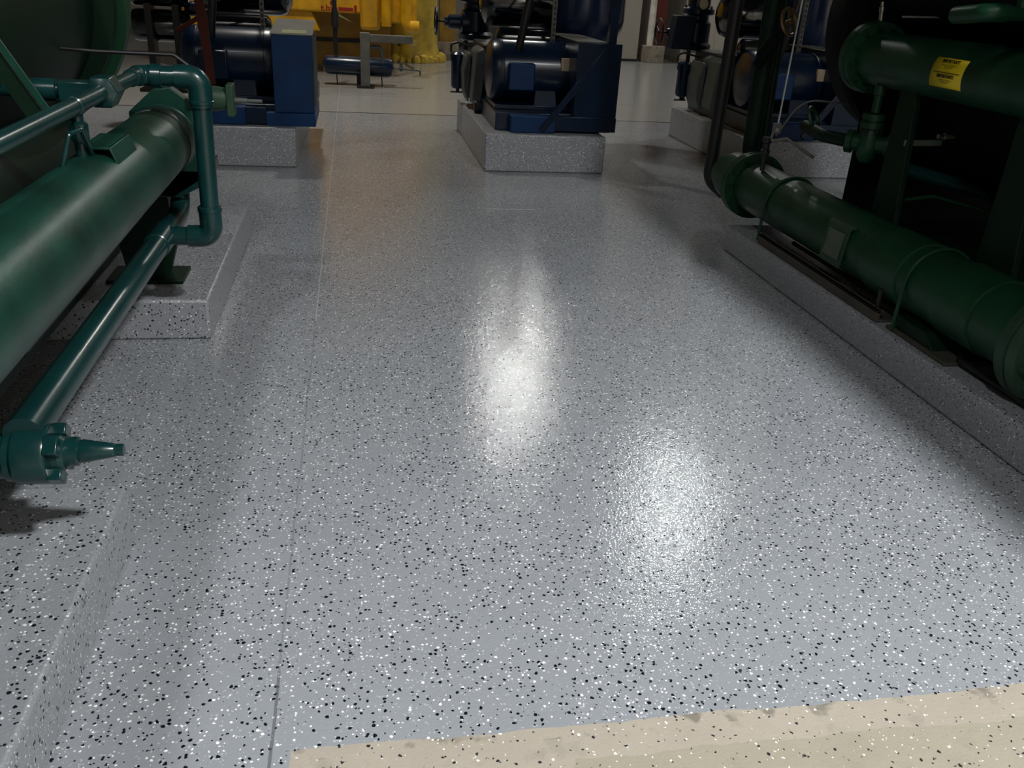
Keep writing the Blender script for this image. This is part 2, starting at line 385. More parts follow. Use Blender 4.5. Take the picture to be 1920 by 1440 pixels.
# faceted union with a branch running to the left
u = MB(); u.lathe((UX, 2.98, UZ), (0, 1, 0), [(0, .028), (.012, .052), (.10, .052), (.115, .03)], 6); u.box(-.90, UX-.02, 2.99, 3.06, UZ-.03, UZ+.03)
u.build('union_fitting', TEAL, T, bevel=.004)
br = MB(); br.tube([(-.87, 3.025, UZ), (-1.25, 3.025, UZ)], .024, 20); br.lathe((-.91, 3.025, UZ), (-1, 0, 0), [(0, .034), (.07, .034), (.072, .026)], 20); br.build('branch_pipe', TEAL, T)
# top run: elbow, coupling, elbow, down pipe, elbow, tee
e = MB(); e.tube(bend([(UX, 3.40, UZ), (UX, 3.5, UZ), (-.69, 3.5, UZ)], .06), [.030]*3+[.036]*5+[.038]*2, 24)
e.lathe((-.725, 3.5, UZ), (1, 0, 0), [(0, .036), (.002, .042), (.035, .042), (.037, .036)], 24); e.build('upper_elbow', TEAL, T)
MB().tube([(-.70, 3.5, UZ), (-.61, 3.5, UZ)], .036, 24).build('cross_pipe', TEAL, T)
e = MB(); e.tube(bend([(-.643, 3.5, UZ), (-.560, 3.5, UZ), (-.560, 3.5, 1.005)], .055, 9), .0425, 28)
e.build('corner_elbow', TEAL, T)
MB().lathe((-.560, 3.5, 1.03), (0, 0, -1), [(0, .043), (.002, .0455), (.012, .0455), (.014, .043)], 28).build('elbow_rim', TEAL, T)
MB().tube([(-.560, 3.5, 1.03), (-.566, 3.5, .56)], .0345, 28).build('down_pipe', TEAL, T)
e = MB(); e.tube(bend([(-.566, 3.5, .625), (-.566, 3.5, .515), (-.655, 3.5, .515)], .05, 9), .0425, 28)
e.lathe((-.566, 3.5, .635), (0, 0, -1), [(0, .040), (.003, .0455), (.02, .0455), (.022, .042)], 28); e.build('lower_elbow', TEAL, T)
LX, LZ, LR = -.75, .512, .043
MB().tube([(-.64, 3.5, .515), (LX, 3.5, .515)], .036, 24).build('tee_branch', TEAL, T)
MB().tube([(LX, 1.87, LZ), (LX, 3.42, LZ)], LR, 32).build('lower_pipe', TEAL, T)
MB().lathe((LX, 3.36, LZ), (0, 1, 0), [(0, LR), (.004, LR+.005), (.22, LR+.005), (.224, LR-.004)], 32).build('tee_fitting', TEAL, T)
MB().tube(bend([(LX, 3.56, LZ), (LX, 3.80, LZ), (LX, 3.90, .53), (LX, 3.95, .70)], .07), .040, 24).build('rear_riser', TEAL, T)
# stub flange poking out to the right beyond the corner elbow
s_ = MB(); s_.lathe((-.66, 3.86, .99), (1, 0, 0), [(0, .05), (.10, .05), (.13, .045), (.15, .04)], 28); s_.build('stub_pipe', GREENL, T)
MB().box(-.515, -.487, 3.815, 3.905, .925, 1.05).build('stub_plug', GREENL, T, bevel=.004)
MB().lathe((-.487, 3.86, .985), (1, 0, 0), [(0, .013), (.05, .011), (.052, .008), (.11, .007)], 12).build('bleed_screw', IRON, T)
# capillary line across the shell
MB().tube(bend([(-1.12, 3.55, 1.19), (-.92, 3.58, 1.178), (-.66, 3.6, 1.175), (-.60, 3.6, 1.13)], .03), .007, 8).build('capillary_line', BLACK, T)
# valve body at the near end with collar, gland and conical nozzle
VY, VZ = 1.885, .455
v = MB().lathe((-1.35, VY, VZ), (1, 0, 0), [(0, .054), (.555, .055), (.56, .062), (.573, .062), (.578, .055), (.62, .055)], 40).build('drain_valve', TEAL, T)
c = MB(); c.lathe((-.778, VY, VZ), (1, 0, 0), [(0, .058), (.006, .068), (.07, .070), (.078, .066), (.079, .05)], 40)
for k in range(4):
    a = PI/4+PI/2*k; c.obox((-.688, VY+.054*math.cos(a), VZ+.054*math.sin(a)), (1, 0, 0), (0, math.cos(a), math.sin(a)), (0, -math.sin(a), math.cos(a)), .016, .014, .022)
c.build('valve_collar', TEAL, v, bevel=.003)
MB().lathe((-.70, VY, VZ), (1, 0, 0), [(0, .045), (.02, .045), (.03, .036), (.035, .036)], 28).build('valve_gland', TEAL, v)
MB().lathe((-.667, VY, VZ+.004), (1, 0, 0), [(0, .034), (.022, .034), (.026, .026), (.032, .028), (.10, .016), (.102, .0145), (.120, .0145), (.121, .012)], 28).build('nozzle', TEAL, v)
MB().prism([(-.95, VY-.055, VZ+.065), (-.845, VY-.055, VZ+.05), (-.805, VY+.01, VZ+.075), (-.95, VY+.03, VZ+.08)], (0, 0, -.05)).build('valve_saddle', TEAL, v, bevel=.003)
# dark pipe lower down, feet and base
MB().tube([(-.98, 2.45, .50), (-.98, 5.0, .50)], .062, 24).build('return_pipe', GREEND, T)
f = MB(); f.prism([(-1.10, 3.98, .70), (-.83, 3.98, .70), (-.80, 3.98, .34), (-.845, 3.98, .195), (-1.02, 3.98, .195)], (0, .05, 0)); f.build('foot', GREEND, T)
f = MB(); f.box(-1.1, -.775, 3.90, 4.12, .18, .198); f.build('foot_plate', GREEND, T, bevel=.003)
f = MB(); f.prism([(-1.5, .9, .85), (-1.1, .9, .85), (-1.1, .9, .195), (-1.45, .9, .195)], (0, .06, 0)); f.box(-1.55, -1.0, .8, 1.06, .18, .198); f.build('foot', GREEND, T)
# main shell behind with its end flange
sh = MB().lathe((-1.52, .6, 1.32), (0, 1, 0), [(0, 0), (.05, .3), (.12, .50), (3.45, .50), (3.46, .50)], 72).build('shell', GREEND, T)
shf = MB().lathe((-1.49, 4.0, 1.34), (0, 1, 0), [(0, .50), (.002, .545), (.06, .545), (.062, .50)], 72).build('shell_flange', GREEND, T)
MB().lathe((-1.49, 4.10, 1.34), (0, 1, 0), [(0, .50), (.002, .575), (.07, .575), (.10, .54), (.3, .5), (.42, .3), (.47, 0)], 72).build('water_box', GREEN, T)
MB().bar((-.935, 2.6, 1.33), (-.80, 2.6, 1.085), .016, .006).build('diagonal_brace', TEALG, T)
MB().bar((-.975, 2.61, 1.33), (-.835, 2.61, 1.07), .045, .006).build('brace_web', GREEND, T)
MB().box(-2.3, -1.15, .5, 4.6, .18, .30).build('base_frame', GREEND, T, bevel=.01)
MB().lathe((-1.50, .1, .66), (0, 1, 0), [(0, 0), (.05, .2), (.1, .36), (4.0, .36), (4.1, .3), (4.15, 0)], 48).build('lower_shell', GREEND, T)

# ---------------------------------------------------------------- right chiller
T = thing('chiller', (3.1, 3.2, .16), 'dark green chiller on the long right pad, yellow warning label on its upper pipe', 'chiller')
HX, HZ, HR = 2.5, .38, .153
h = MB().lathe((HX, .4, HZ), (0, 1, 0), [(0, 0), (.02, .1), (.05, HR), (4.86, HR)], 64).build('header_pipe', GREEN, T)
def torus_y(y, R, r, nm, mat, par, a0=0, a1=2*PI): return MB().torus((HX, y, HZ), (0, 1, 0), R, r, 48, 8, a0, a1).build(nm, mat, par)
MB().lathe((HX, 2.85, HZ), (0, 1, 0), [(0, HR), (.004, HR+.009), (.246, HR+.009), (.25, HR)], 64).build('reinforcing_sleeve', GREEN, h)
MB().lathe((HX, 3.36, HZ), (0, 1, 0), [(0, HR), (.004, HR+.009), (.29, HR+.009), (.30, HR)], 64).build('reinforcing_sleeve', GREEN, h)
torus_y(3.69, HR-.004, .008, 'weld_ring', GREEN, h)
f = MB(); f.lathe((HX, 5.22, HZ), (0, 1, 0), [(0, HR), (.003, .205), (.035, .205), (.037, .19), (.043, .19), (.045, .205), (.078, .205), (.08, .16)], 64); hf = f.build('header_flange', GREEN, T)
add_bolts(hf, GREEN, (HX, 5.22, HZ), (0, -1, 0), .182, 12, .013, .016)
MB().lathe((HX, 5.29, HZ), (0, 1, 0), [(0, .17), (.03, .165), (.15, .165), (.26, .155), (.37, .125), (.45, .08), (.48, 0)], 56).build('header_elbow', GREEN, T)
MB().tube(bend([(2.58, 5.45, .43), (2.598, 5.58, .56), (2.60, 5.62, 2.2)], .06), .060, 28).build('riser_pipe', GREEND, T)
MB().tube(bend([(2.52, 5.72, .22), (2.42, 5.80, .30), (2.425, 5.80, .44), (2.45, 5.80, 2.2)], .12), .043, 24).build('black_riser', BLACK, T)
f = MB(); f.lathe((HX, 2.50, HZ), (0, 1, 0), [(0, .16), (.002, .205), (.04, .215), (.045, .20), (.055, .20), (.06, .215), (.10, .215), (.104, HR)], 64); nf = f.build('near_flange', GREENL, T)
MB().lathe((HX, 2.38, HZ), (0, 1, 0), [(0, .10), (.02, .15), (.12, .165), (.13, .165)], 56).build('blind_hub', GREEN, T)
add_bolts(nf, GREENL, (HX, 2.50, HZ), (0, -1, 0), .182, 12, .013, .02, .26)
# U-bolt hoops resting on the base channel
for y in (4.72, 3.28):
    m = MB(); path = [(HX-HR-.012, y-.10, .175)]
    for k in range(0, 19):
        a = PI*.98-k*PI*.96/18; path.append((HX+(HR+.009)*math.cos(a), y+.0, HZ+(HR+.009)*math.sin(a)))
    path.append((HX+HR+.012, y, .175)); path[0] = (HX-HR-.014, y, .175)
    m.tube(path, .009, 10); m.build('pipe_hoop', GREEN, T)
tg = MB(); tg.prism([(2.385, 3.80, .505), (2.347, 3.80, .49), (2.325, 3.80, .29), (2.335, 3.80, .29), (2.356, 3.80, .475), (2.39, 3.80, .49)], (0, .20, 0)); tg = tg.build('tag_bracket', GREENL, T, bevel=.002)
MB().prism([(2.3425, 3.825, .455), (2.3425, 3.975, .455), (2.327, 3.975, .325), (2.327, 3.825, .325)], (-.003, 0, .0003)).build('tag_plate', TAG, tg)
# base channel, skids and feet on the pad
b = MB(); b.box(2.325, 2.345, 3.4, 4.70, .16, .215); b.box(2.345, 2.46, 3.4, 4.70, .16, .172); b.box(2.325, 2.36, 3.4, 4.70, .205, .215); b.build('base_channel', RUST, T, bevel=.002)
b = MB(); b.prism([(2.36, 3.02, .175), (2.36, 3.30, .175), (2.36, 3.30, .235), (2.36, 3.10, .235)], (.35, 0, 0)); b.build('foot', GREEND, T, bevel=.004)
MB().box(2.34, 2.75, 2.90, 3.34, .16, .176).build('foot_plate', RUST, T, bevel=.003)
MB().tube([(2.36, 3.46, .175), (2.36, 3.46, .30)], .011, 10).build('hanger_stub', BLACK, T)
b = MB(); b.box(2.78, 4.7, .4, 4.9, .16, .30); b.build('base_frame', GREEND, T, bevel=.008)
MB().tube(bend([(2.40, 1.8, .19), (2.40, 2.9, .19), (2.50, 3.0, .19), (2.50, 4.6, .19)], .06), .012, 12).build('drain_line', BLACK, T)
# upper pipe with end flange and the warning label
PX, PZ, PR = 2.75, 1.218, .132
MB().lathe((PX, .4, PZ), (0, 1, 0), [(0, 0), (.02, .08), (.06, PR), (4.16, PR)], 64).build('upper_pipe', GREEN, T)
f = MB(); f.lathe((PX, 4.545, PZ), (0, 1, 0), [(0, PR), (.002, .178), (.03, .182), (.033, .17), (.04, .17), (.043, .182), (.085, .182), (.09, .14), (.14, .10), (.15, 0)], 64); ef = f.build('end_flange', GREEN, T)
add_bolts(ef, GREEN, (PX, 4.545, PZ), (0, -1, 0), .156, 12, .013, .016, .2)
m = MB(); m.lathe((PX, 4.60, PZ+.175), (-.12, 0, 1), [(0, .011), (.05, .011), (.052, .014), (.075, .014), (.078, .009), (.10, .009)], 10); m.build('bleed_fitting', SILVER, T)
m = MB(); n = 12
A0, A1 = math.radians(152), math.radians(209); R1 = PR+.0012
def cp(a, y, R=R1): return (PX+R*math.cos(a), y, PZ+R*math.sin(a))
def lab_y(a, s): # the sheet is stuck on slightly skewed
    f = (a-A0)/(A1-A0); return (3.858+.022*f) - s*(.228+.004*f)
rows = [[m._v(cp(A0+(A1-A0)*i/n, lab_y(A0+(A1-A0)*i/n, s))) for s in (0, 1)] for i in range(n+1)]
for i in range(n): m._f([rows[i][0], rows[i][1], rows[i+1][1], rows[i+1][0]])
lab = m.build('warning_label', STICK, T); lab['label'] = 'yellow warning label'
sol = lab.modifiers.new('thick', 'SOLIDIFY'); sol.thickness = .0012; sol.offset = 1
def text(s, size, p, xdir, ydir, mat, parent, name='lettering'):
    c = bpy.data.curves.new(name, 'FONT'); c.body = s; c.size = size; c.align_x = 'CENTER'; c.align_y = 'CENTER'; c.offset = size*.02
    c.extrude = .0006; c.materials.append(mat); o = bpy.data.objects.new(name, c); C.objects.link(o); bpy.context.view_layer.update()
    me = bpy.data.meshes.new_from_object(o.evaluated_get(bpy.context.evaluated_depsgraph_get())); bpy.data.objects.remove(o)
    o = bpy.data.objects.new(name, me); C.objects.link(o); o.parent = parent
    x = Vector(xdir).normalized(); y = Vector(ydir); y = (y-x*y.dot(x)).normalized(); z = x.cross(y)
    org = Vector(parent['_w']); q = Vector(p)-org
    o.matrix_local = Matrix(((x.x, y.x, z.x, q.x), (x.y, y.y, z.y, q.y), (x.z, y.z, z.z, q.z), (0, 0, 0, 1))); return o
def lab_text(s, size, f):
    a = A0+(A1-A0)*f; text(s, size, cp(a, (lab_y(a, 0)+lab_y(a, 1))/2, PR+.0036), (0, -1, 0), (math.sin(a), 0, -math.cos(a)), INK, lab)
lab_text('IMPORTANT!', .021, .12); lab_text('IMPORTANT!', .021, .60)
def lab_bar(f, w, hgt, name='print_line'):
    a = A0+(A1-A0)*f; da = hgt/PR/2; yc = (lab_y(a, 0)+lab_y(a, 1))/2
    MB().prism([cp(a-da, yc+w/2, PR+.0026), cp(a-da, yc-w/2, PR+.0026), cp(a+da, yc-w/2, PR+.0026), cp(a+da, yc+w/2, PR+.0026)], (-.0006, 0, 0)).build(name, INK, lab)
lab_bar(.485, .19, .003)
for fz, w in ((.235, .11), (.29, .07), (.34, .05), (.72, .09), (.775, .07), (.82, .04)): lab_bar(fz, w, .0012)
# struts between header and upper pipe
def strut(y0, y1, w0, w1):
    m = MB(); m.prism([(2.60, y0+w0, .42), (2.60, y0-w0, .42), (2.70, y1-w1, 1.12), (2.70, y1+w1, 1.12)], (.03, 0, 0)); m.build('strut', GREEND, T, bevel=.003)
strut(3.95, 4.13, .11, .07); strut(3.10, 3.25, .12, .07)
# gate valve hanging under the flange
MB().tube([(2.70, 4.38, 1.12), (2.70, 4.38, .96)], .022, 16).build('valve_stem_pipe', GREEN, T)
MB().lathe((2.70, 4.38, 1.10), (0, 0, -1), [(0, .022), (.002, .03), (.05, .03), (.052, .022)], 16).build('stem_collar', GREEN, T)
v = MB(); v.lathe((2.70, 4.38, .955), (0, 0, -1), [(0, .058), (.03, .06), (.032, .05), (.04, .05), (.042, .062), (.072, .062), (.075, .045), (.10, .05), (.16, .065), (.22, .05), (.25, .03)], 28)
v.lathe((2.62, 4.46, .80), (1, -1, 0), [(0, .06), (.03, .06), (.035, .045), (.20, .045), (.205, .06), (.235, .06)], 28); gv = v.build('gate_valve', GREEN, T)
add_bolts(gv, GREEND, (2.70, 4.38, .88), (0, 0, -1), .052, 6, .008, .02)
MB().tube(bend([(2.62, 4.46, .80), (2.56, 4.62, .80), (2.62, 4.95, .80)], .1), .035, 20).build('valve_pipe', GREEND, T)
MB().torus((2.61, 4.85, .86), (.6, -.6, .4), .062, .012, 32, 8).build('open_flange', GREEN, T)
MB().tube(bend([(2.72, 4.05, .735), (3.3, 4.05, .60)], .1), .035, 20).build('cross_pipe', TEAL, T)
MB().tube(bend([(2.70, 3.95, .60), (2.85, 3.95, .62), (3.4, 3.95, .50)], .1), .010, 10).build('sensing_line', GREEN, T)
MB().bar((2.655, 4.0, .868), (2.86, 4.0, .875), .030, .01).build('valve_lever', TAG, T, bevel=.004)
m = MB(); m.lathe((2.83, 4.0, .905), (1, 0, 0), [(0, .012), (.03, .012), (.032, .018), (.06, .018), (.062, .012), (.09, .012)], 12); m.build('lever_spindle', SILVER, T)
MB().tube(bend([(2.42, 3.50, 1.46), (2.41, 3.3, 1.478), (2.49, 3.3, 1.48)], .05), .034, 24).build('top_elbow', GREEN, T)
MB().tube([(2.47, 3.3, 1.48), (2.85, 3.3, 1.485)], .028, 24).tube([(2.553, 3.3, 1.49), (2.553, 3.3, 2.0)], .022, 20).build('top_pipe', GREEN, T)
# big shells at the back of the machine
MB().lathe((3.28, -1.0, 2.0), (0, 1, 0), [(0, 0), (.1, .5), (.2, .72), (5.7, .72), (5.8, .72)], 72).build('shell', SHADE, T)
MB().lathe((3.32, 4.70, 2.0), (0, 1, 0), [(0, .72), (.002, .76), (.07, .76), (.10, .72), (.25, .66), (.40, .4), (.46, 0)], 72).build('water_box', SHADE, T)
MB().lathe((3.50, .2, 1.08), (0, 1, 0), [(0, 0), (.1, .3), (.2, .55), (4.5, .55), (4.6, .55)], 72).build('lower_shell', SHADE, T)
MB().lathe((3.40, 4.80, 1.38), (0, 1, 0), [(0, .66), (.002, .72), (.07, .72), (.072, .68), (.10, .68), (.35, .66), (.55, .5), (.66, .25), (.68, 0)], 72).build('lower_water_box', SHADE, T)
MB().box(2.86, 4.4, 4.74, 4.79, .16, 1.1).build('dark_backing_plate', SHADE, T, bevel=.004)  # added dark plate, blocks the bright floor and wall behind the pipes
# electrical conduit, its box and hoses
MB().tube([(2.487, 5.0, 2.2), (2.487, 5.0, 1.48), (2.472, 5.0, .80)], .0062, 12).build('conduit', STEELW, T)
m = MB().box(2.445, 2.490, 4.985, 5.015, .745, .805).build('conduit_box', STEEL, T, bevel=.003)
MB().box(2.456, 2.474, 4.982, 4.985, .760, .780).build('sensor_window', STEELW, m)
m = MB(); m.tube(bend([(2.45, 5.0, .745), (2.44, 5.0, .70), (2.52, 4.95, .725), (2.66, 4.85, .635)], .02), .009, 12); m.build('metal_hose', STEEL, T)
m = MB(); m.lathe((2.43, 5.02, .72), (0, 0, -1), [(0, .030), (.03, .03), (.035, .022), (.07, .022), (.075, .028), (.10, .028), (.105, .014), (.20, .014)], 14); m.build('drain_cock', BLACK, T)
MB().tube(bend([(2.47, 5.0, .73), (2.57, 4.95, .95), (2.85, 4.9, .94)], .15), .005, 8).build('thin_cable', STEEL, T)
hw = MB(); hw.torus((2.60, 5.35, 1.35), (.5, -.8, .3), .078, .010, 32, 8)
ax = Vector((.5, -.8, .3)).normalized(); uu = ax.cross(Vector((0, 0, 1))).normalized(); ww = ax.cross(uu)
for k in range(3):
    a = .4+2*PI*k/3; d = uu*math.cos(a)+ww*math.sin(a); hw.bar(Vector((2.60, 5.35, 1.35))+d*.014, Vector((2.60, 5.35, 1.35))+d*.072, .016, .008, ax)
hw.lathe(Vector((2.60, 5.35, 1.35))-ax*.02, ax, [(0, .016), (.04, .016)], 12); hw.build('handwheel', BRONZE, T)
m = MB(); m.lathe(Vector((2.60, 5.35, 1.35))-ax*.02, (-.28, .4, -.85), [(0, .012), (.08, .012), (.082, .03), (.14, .045), (.24, .05), (.26, .035), (.30, .035)], 20); m.build('wheel_valve', SHADE, T)
m = MB(); m.tube([(2.68, 5.60, 2.2), (2.68, 5.60, 1.1), (2.67, 5.55, .52)], .026, 16); m.build('dark_riser', GREEND, T)
# hoses looping at the top
for x0 in (2.72, 2.80):
    MB().tube(bend([(x0, 4.9, 1.9), (x0+.01, 4.9, 1.40), (x0+.10, 4.85, 1.22)], .2), .006, 8).build('capillary_tube', BLUED, T)
MB().tube(bend([(2.68, 4.3, 1.43), (2.9, 4.2, 1.44), (3.2, 4.0, 1.55)], .2), .005, 8).build('capillary_tube', STEEL, T)

# ---------------------------------------------------------------- blue compressor sets (built at the middle pad, moved by dx)
def compressor(dx, style, label):
    T = thing('compressor', (1.6+dx, 8.4, .31), label, 'compressor')
    def X(m, name, mat, bevel=0, par=None):
        bmesh.ops.translate(m.b, verts=m.b.verts[:], vec=Vector((dx, 0, 0))); return m.build(name, mat, par or T, bevel=bevel)
    # motor
    m = MB().lathe((1.155, 8.1, .757), (1, 0, 0), [(0, 0), (.002, .17), (.02, .235), (.05, .256), (.12, .26), (.125, .256), (.66, .256), (.665, .262), (.74, .262), (.79, .24), (.815, .20), (.82, 0)], 56)
    mot = X(m, 'motor', BLUED)
    X(MB().box(1.31, 1.535, 7.78, 7.98, .62, .845), 'terminal_box', BLUE if style == 'open' else BLUED, .012, mot)
    X(MB().prism([(1.56, 7.86, .62), (1.74, 7.86, .62), (1.75, 7.80, .47), (1.54, 7.80, .47)], (0, .16, 0)), 'motor_foot', BLUEM, .006, mot)
    if style == 'open': X(MB().box(1.775, 1.86, 7.832, 7.87, .79, .895), 'nameplate', TAN, .004, mot)
    X(MB().box(1.20, 2.0, 7.80, 8.45, .46, .50), 'motor_base', BLUED, .006)
    # base frame
    X(MB().box(1.18, 2.20, 7.62, 9.45, .31, .46), 'base_frame', BLUED, .008)
    X(MB().box(1.295, 1.68, 7.50, 7.62, .312, .452), 'drip_tray', BLUE, .008)
    # flexible power hose
    hx = 1.40
    X(MB().tube([(hx, 7.95, .93), (hx+.02, 7.9, 1.05), (hx+.05, 7.88, 1.25), (hx+.12, 7.9, 1.6), (hx+.12, 7.9, 2.1)], .034, 16), 'power_hose', BLACK)
    # coupling guard, bell housing and crankcase at the left end
    X(MB().prism([(1.10, 8.62, .42), (1.17, 8.56, .34), (1.225, 8.56, .80), (1.20, 8.60, .90), (1.13, 8.62, .86)], (0, .45, 0)), 'coupling_guard', IRON, .02)
    X(MB().prism([(1.06, 8.90, .47), (1.10, 8.88, .36), (1.12, 8.88, .80), (1.09, 8.90, .84), (1.05, 8.92, .66)], (0, .35, 0)), 'bell_housing', IRON, .02)
    X(MB().lathe((1.12, 8.62, .375), (1, 0, 0), [(0, .05), (.03, .065), (.16, .065), (.19, .05)], 20), 'oil_sump', BLACK)
    cr = MB(); cr.box(1.20, 1.50, 8.7, 9.5, .46, .92); X(cr, 'crankcase', BLACK, .02)
    # stacked valve body with flanges, side handwheel
    vx, vy, vz = 1.255, 9.7, 1.06
    v = MB(); v.lathe((vx, vy, .87), (0, 0, 1), [(0, .11), (.03, .17), (.08, .18), (.11, .15), (.30, .15), (.33, .12), (.37, .12), (.39, .17), (.44, .17), (.46, .12), (.54, .12), (.56, .16), (.60, .16), (.62, .10), (1.3, .10)], 24)
    v.lathe((vx, vy, vz), (-1, 0, 0), [(0, .13), (.15, .12), (.17, .075), (.28, .07), (.30, .045), (.33, .045)], 20); vb = X(v, 'valve_body', BLUED)
    if style == 'open':
        w = MB(); w.torus((.84, vy, vz), (1, 0, 0), .128, .012, 32, 8); w.cyl((.95, vy, vz), (.83, vy, vz), .012)
        for k in range(3):
            a = .5+2*PI*k/3; w.bar((.84, vy, vz), (.84, vy+.125*math.cos(a), vz+.125*math.sin(a)), .018, .008, (1, 0, 0))
        X(w, 'handwheel', BLACK, 0, vb)
    add_bolts(vb, BLUED, (vx+dx, vy, 1.31), (0, 0, 1), .145, 8, .012, .02)
    s = MB(); s.cyl((1.13, 9.5, .90), (1.13, 9.5, .40), .022); s.cyl((1.24, 9.5, .90), (1.24, 9.5, .40), .022); X(s, 'oil_pipes', BLACK)
    X(MB().tube(bend([(.965, 9.35, .79), (.965, 9.35, .865), (1.03, 9.35, .885), (1.24, 9.33, .84)], .025), .010, 8), 'bail_handle', BLACK)
    c = MB(); c.lathe((1.035, 9.3, .80), (0, 0, -1), [(0, .055), (.02, .082), (.08, .082), (.082, .070), (.32, .070), (.345, .055), (.355, .018), (.38, .016)], 24); fl = X(c, 'oil_filter', BLUED)
    X(MB().bar((.96, 9.3, .415), (1.09, 9.3, .415), .014, .012), 'drain_handle', BLACK, .002, fl)
    # glossy receiver drums behind the motor
    d = MB(); d.lathe((1.18, 8.95, 1.28), (1, 0, 0), [(0, 0), (.02, .12), (.06, .19), (.12, .215), (.72, .215), (.78, .19), (.82, .12), (.84, 0)], 40); X(d, 'separator_drum', GLOSS)
    d = MB(); d.lathe((1.30, 8.62, .99), (1, 0, 0), [(0, 0), (.01, .06), (.04, .095), (.50, .095), (.53, .06), (.54, 0)], 32); X(d, 'oil_cooler', GLOSS)
    if style == 'box':
        for zz, rr in ((.90, .15), (1.22, .15)):
            X(MB().lathe((.42, 9.6, zz), (1, 0, 0), [(0, 0), (.01, .08), (.04, rr-.01), (.08, rr), (.50, rr), (.54, rr-.01), (.57, .08), (.58, 0)], 36), 'oil_drum', GLOSS)
        X(MB().box(.50, 1.3, 9.3, 9.7, .31, .34).box(.6, .66, 9.4, 9.6, .34, 1.1).box(.85, .91, 9.4, 9.6, .34, 1.1), 'drum_stand', BLACK)
    # perforated strut and copper lines going up beside it
    p = MB(); p.box(1.765, 1.80, 8.30, 8.335, .5, 2.1); X(p, 'perforated_strut', STEEL)
    q = MB()
    for k in range(26): q.box(1.774, 1.791, 8.2985, 8.3005, .95+k*.045, .95+k*.045+.024)
    X(q, 'strut_slots', BLACK)['kind'] = 'stuff'
    if style == 'open':
        X(MB().box(1.84, 2.22, 7.545, 7.575, .36, 1.045), 'front_plate', BLUED, .004)
        X(MB().box(1.84, 1.87, 7.575, 9.0, .36, 1.045), 'side_plate', BLUED, .004)
        X(MB().box(1.83, 2.10, 7.575, 9.0, 1.045, 1.055), 'top_plate', STEEL, .003)
        X(MB().box(1.62, 2.22, 7.52, 7.56, .33, .45), 'bottom_rail', BLUED, .004)
        X(MB().bar((2.095, 7.54, 1.00), (1.56, 7.50, .335), .055, .03), 'diagonal_brace', BLUED, .004)
        X(MB().box(2.10, 2.17, 7.56, 7.63, 1.0, 2.1), 'upright_post', BLUED, .004)
        vz = MB(); vz.lathe((2.22, 8.95, .88), (0, 0, 1), [(0, 0), (.012, .10), (.05, .22), (.12, .32), (.22, .37), (.30, .385), (1.3, .385)], 56); vv = X(vz, 'receiver_tank', BLUEP)
    else:
        cab = X(MB().box(1.908, 2.222, 7.55, 8.25, .41, 1.0), 'cabinet', BLUE, .004)
        X(MB().prism([(1.90, 7.545, 1.0), (2.228, 7.545, 1.0), (2.228, 8.27, 1.075), (1.90, 8.27, 1.075)], (0, 0, .008)), 'cabinet_lid', STEEL, .002, cab)
        X(MB().prism([(1.99, 7.57, 1.0125), (2.18, 7.57, 1.0125), (2.18, 7.72, 1.028), (1.99, 7.72, 1.028)], (0, 0, .002)), 'lid_sticker', LABELW, 0, cab)
        g = MB()
        for k in range(8): g.box(2.2225, 2.232, 7.60+k*.08, 7.64+k*.08, .46, .98)
        X(g, 'side_louvres', IRON, 0, cab)
        X(MB().box(1.84, 2.23, 7.50, 8.4, .31, .41), 'cabinet_base', BLUE, .004)
        X(MB().box(1.20, 1.84, 7.52, 7.56, .32, .45), 'front_rail', BLUED, .004)
    return T
compressor(0, 'open', 'blue compressor set with a diagonal brace and tan nameplate, on the middle pad')
compressor(-2.55, 'box', 'blue compressor set with a solid blue box at its right end, on the left pad')
R3 = compressor(2.40, 'open', 'dark blue compressor set behind the vertical pipes at the right, pressure gauge on its valve')
# parts only the right-hand set shows: round gauge and side box
g = MB().lathe((3.575, 9.42, 1.36), (.15, -1, .1), [(0, .062), (.04, .064), (.042, .056), (.043, 0)], 28).build('pressure_gauge', BLACK, R3)
MB().lathe((3.581, 9.379, 1.364), (.15, -1, .1), [(0, .052), (.004, .052), (.0045, 0)], 28).build('gauge_dial', TAN, g)
m = MB(); m.prism([(3.34, 9.45, 1.24), (3.56, 9.45, 1.24), (3.52, 9.45, .91), (3.31, 9.45, .91)], (0, .18, 0)); m.build('junction_box', BLUEM, R3, bevel=.01)

tag(MB().prism([(2.27, 9.2, .0), (2.27, 12.0, .0), (2.75, 12.6, .0), (2.95, 12.4, .0)], (0, 0, .025)).build('floor_plate', BLUED, loc=(2.5, 11, 0)),
    'flat dark plate lying on the floor right of the middle compressor', 'plate')

# ---------------------------------------------------------------- yellow machine at the back
T = thing('absorption_machine', (.2, 15.2, 0), 'large yellow machine with red lettering behind the blue compressors', 'machine')
MB().box(-2.6, .45, 14.5, 17.5, .885, 3.2).build('main_casing', YELLOW, T, bevel=.03)
MB().prism([(-2.6, 14.55, .885), (-.62, 14.55, .885), (-.50, 14.55, .62), (-2.6, 14.55, .62)], (0, .4, 0)).build('lower_casing', YELLOW, T, bevel=.01)
MB().box(.10, .40, 14.35, 14.6, .67, 3.0).build('side_column', YELLOW, T, bevel=.05)
MB().tube(bend([(.49, 14.3, 2.6), (.49, 14.3, .74)], .05), [.075]*2, 24).build('vertical_pipe', YELLOW, T)
MB().tube(bend([(.78, 14.3, 2.6), (.78, 14.3, .75), (.98, 14.3, .75)], .09), .085, 24).build('elbow_pipe', YELLOW, T)
MB().box(.40, 1.0, 15.0, 16.0, .75, 3.0).build('rear_casing', YELLOW, T, bevel=.03)
MB().box(-2.4, .6, 15.6, 15.9, .02, .9).build('plinth_panel', OCHRE, T, bevel=.01)
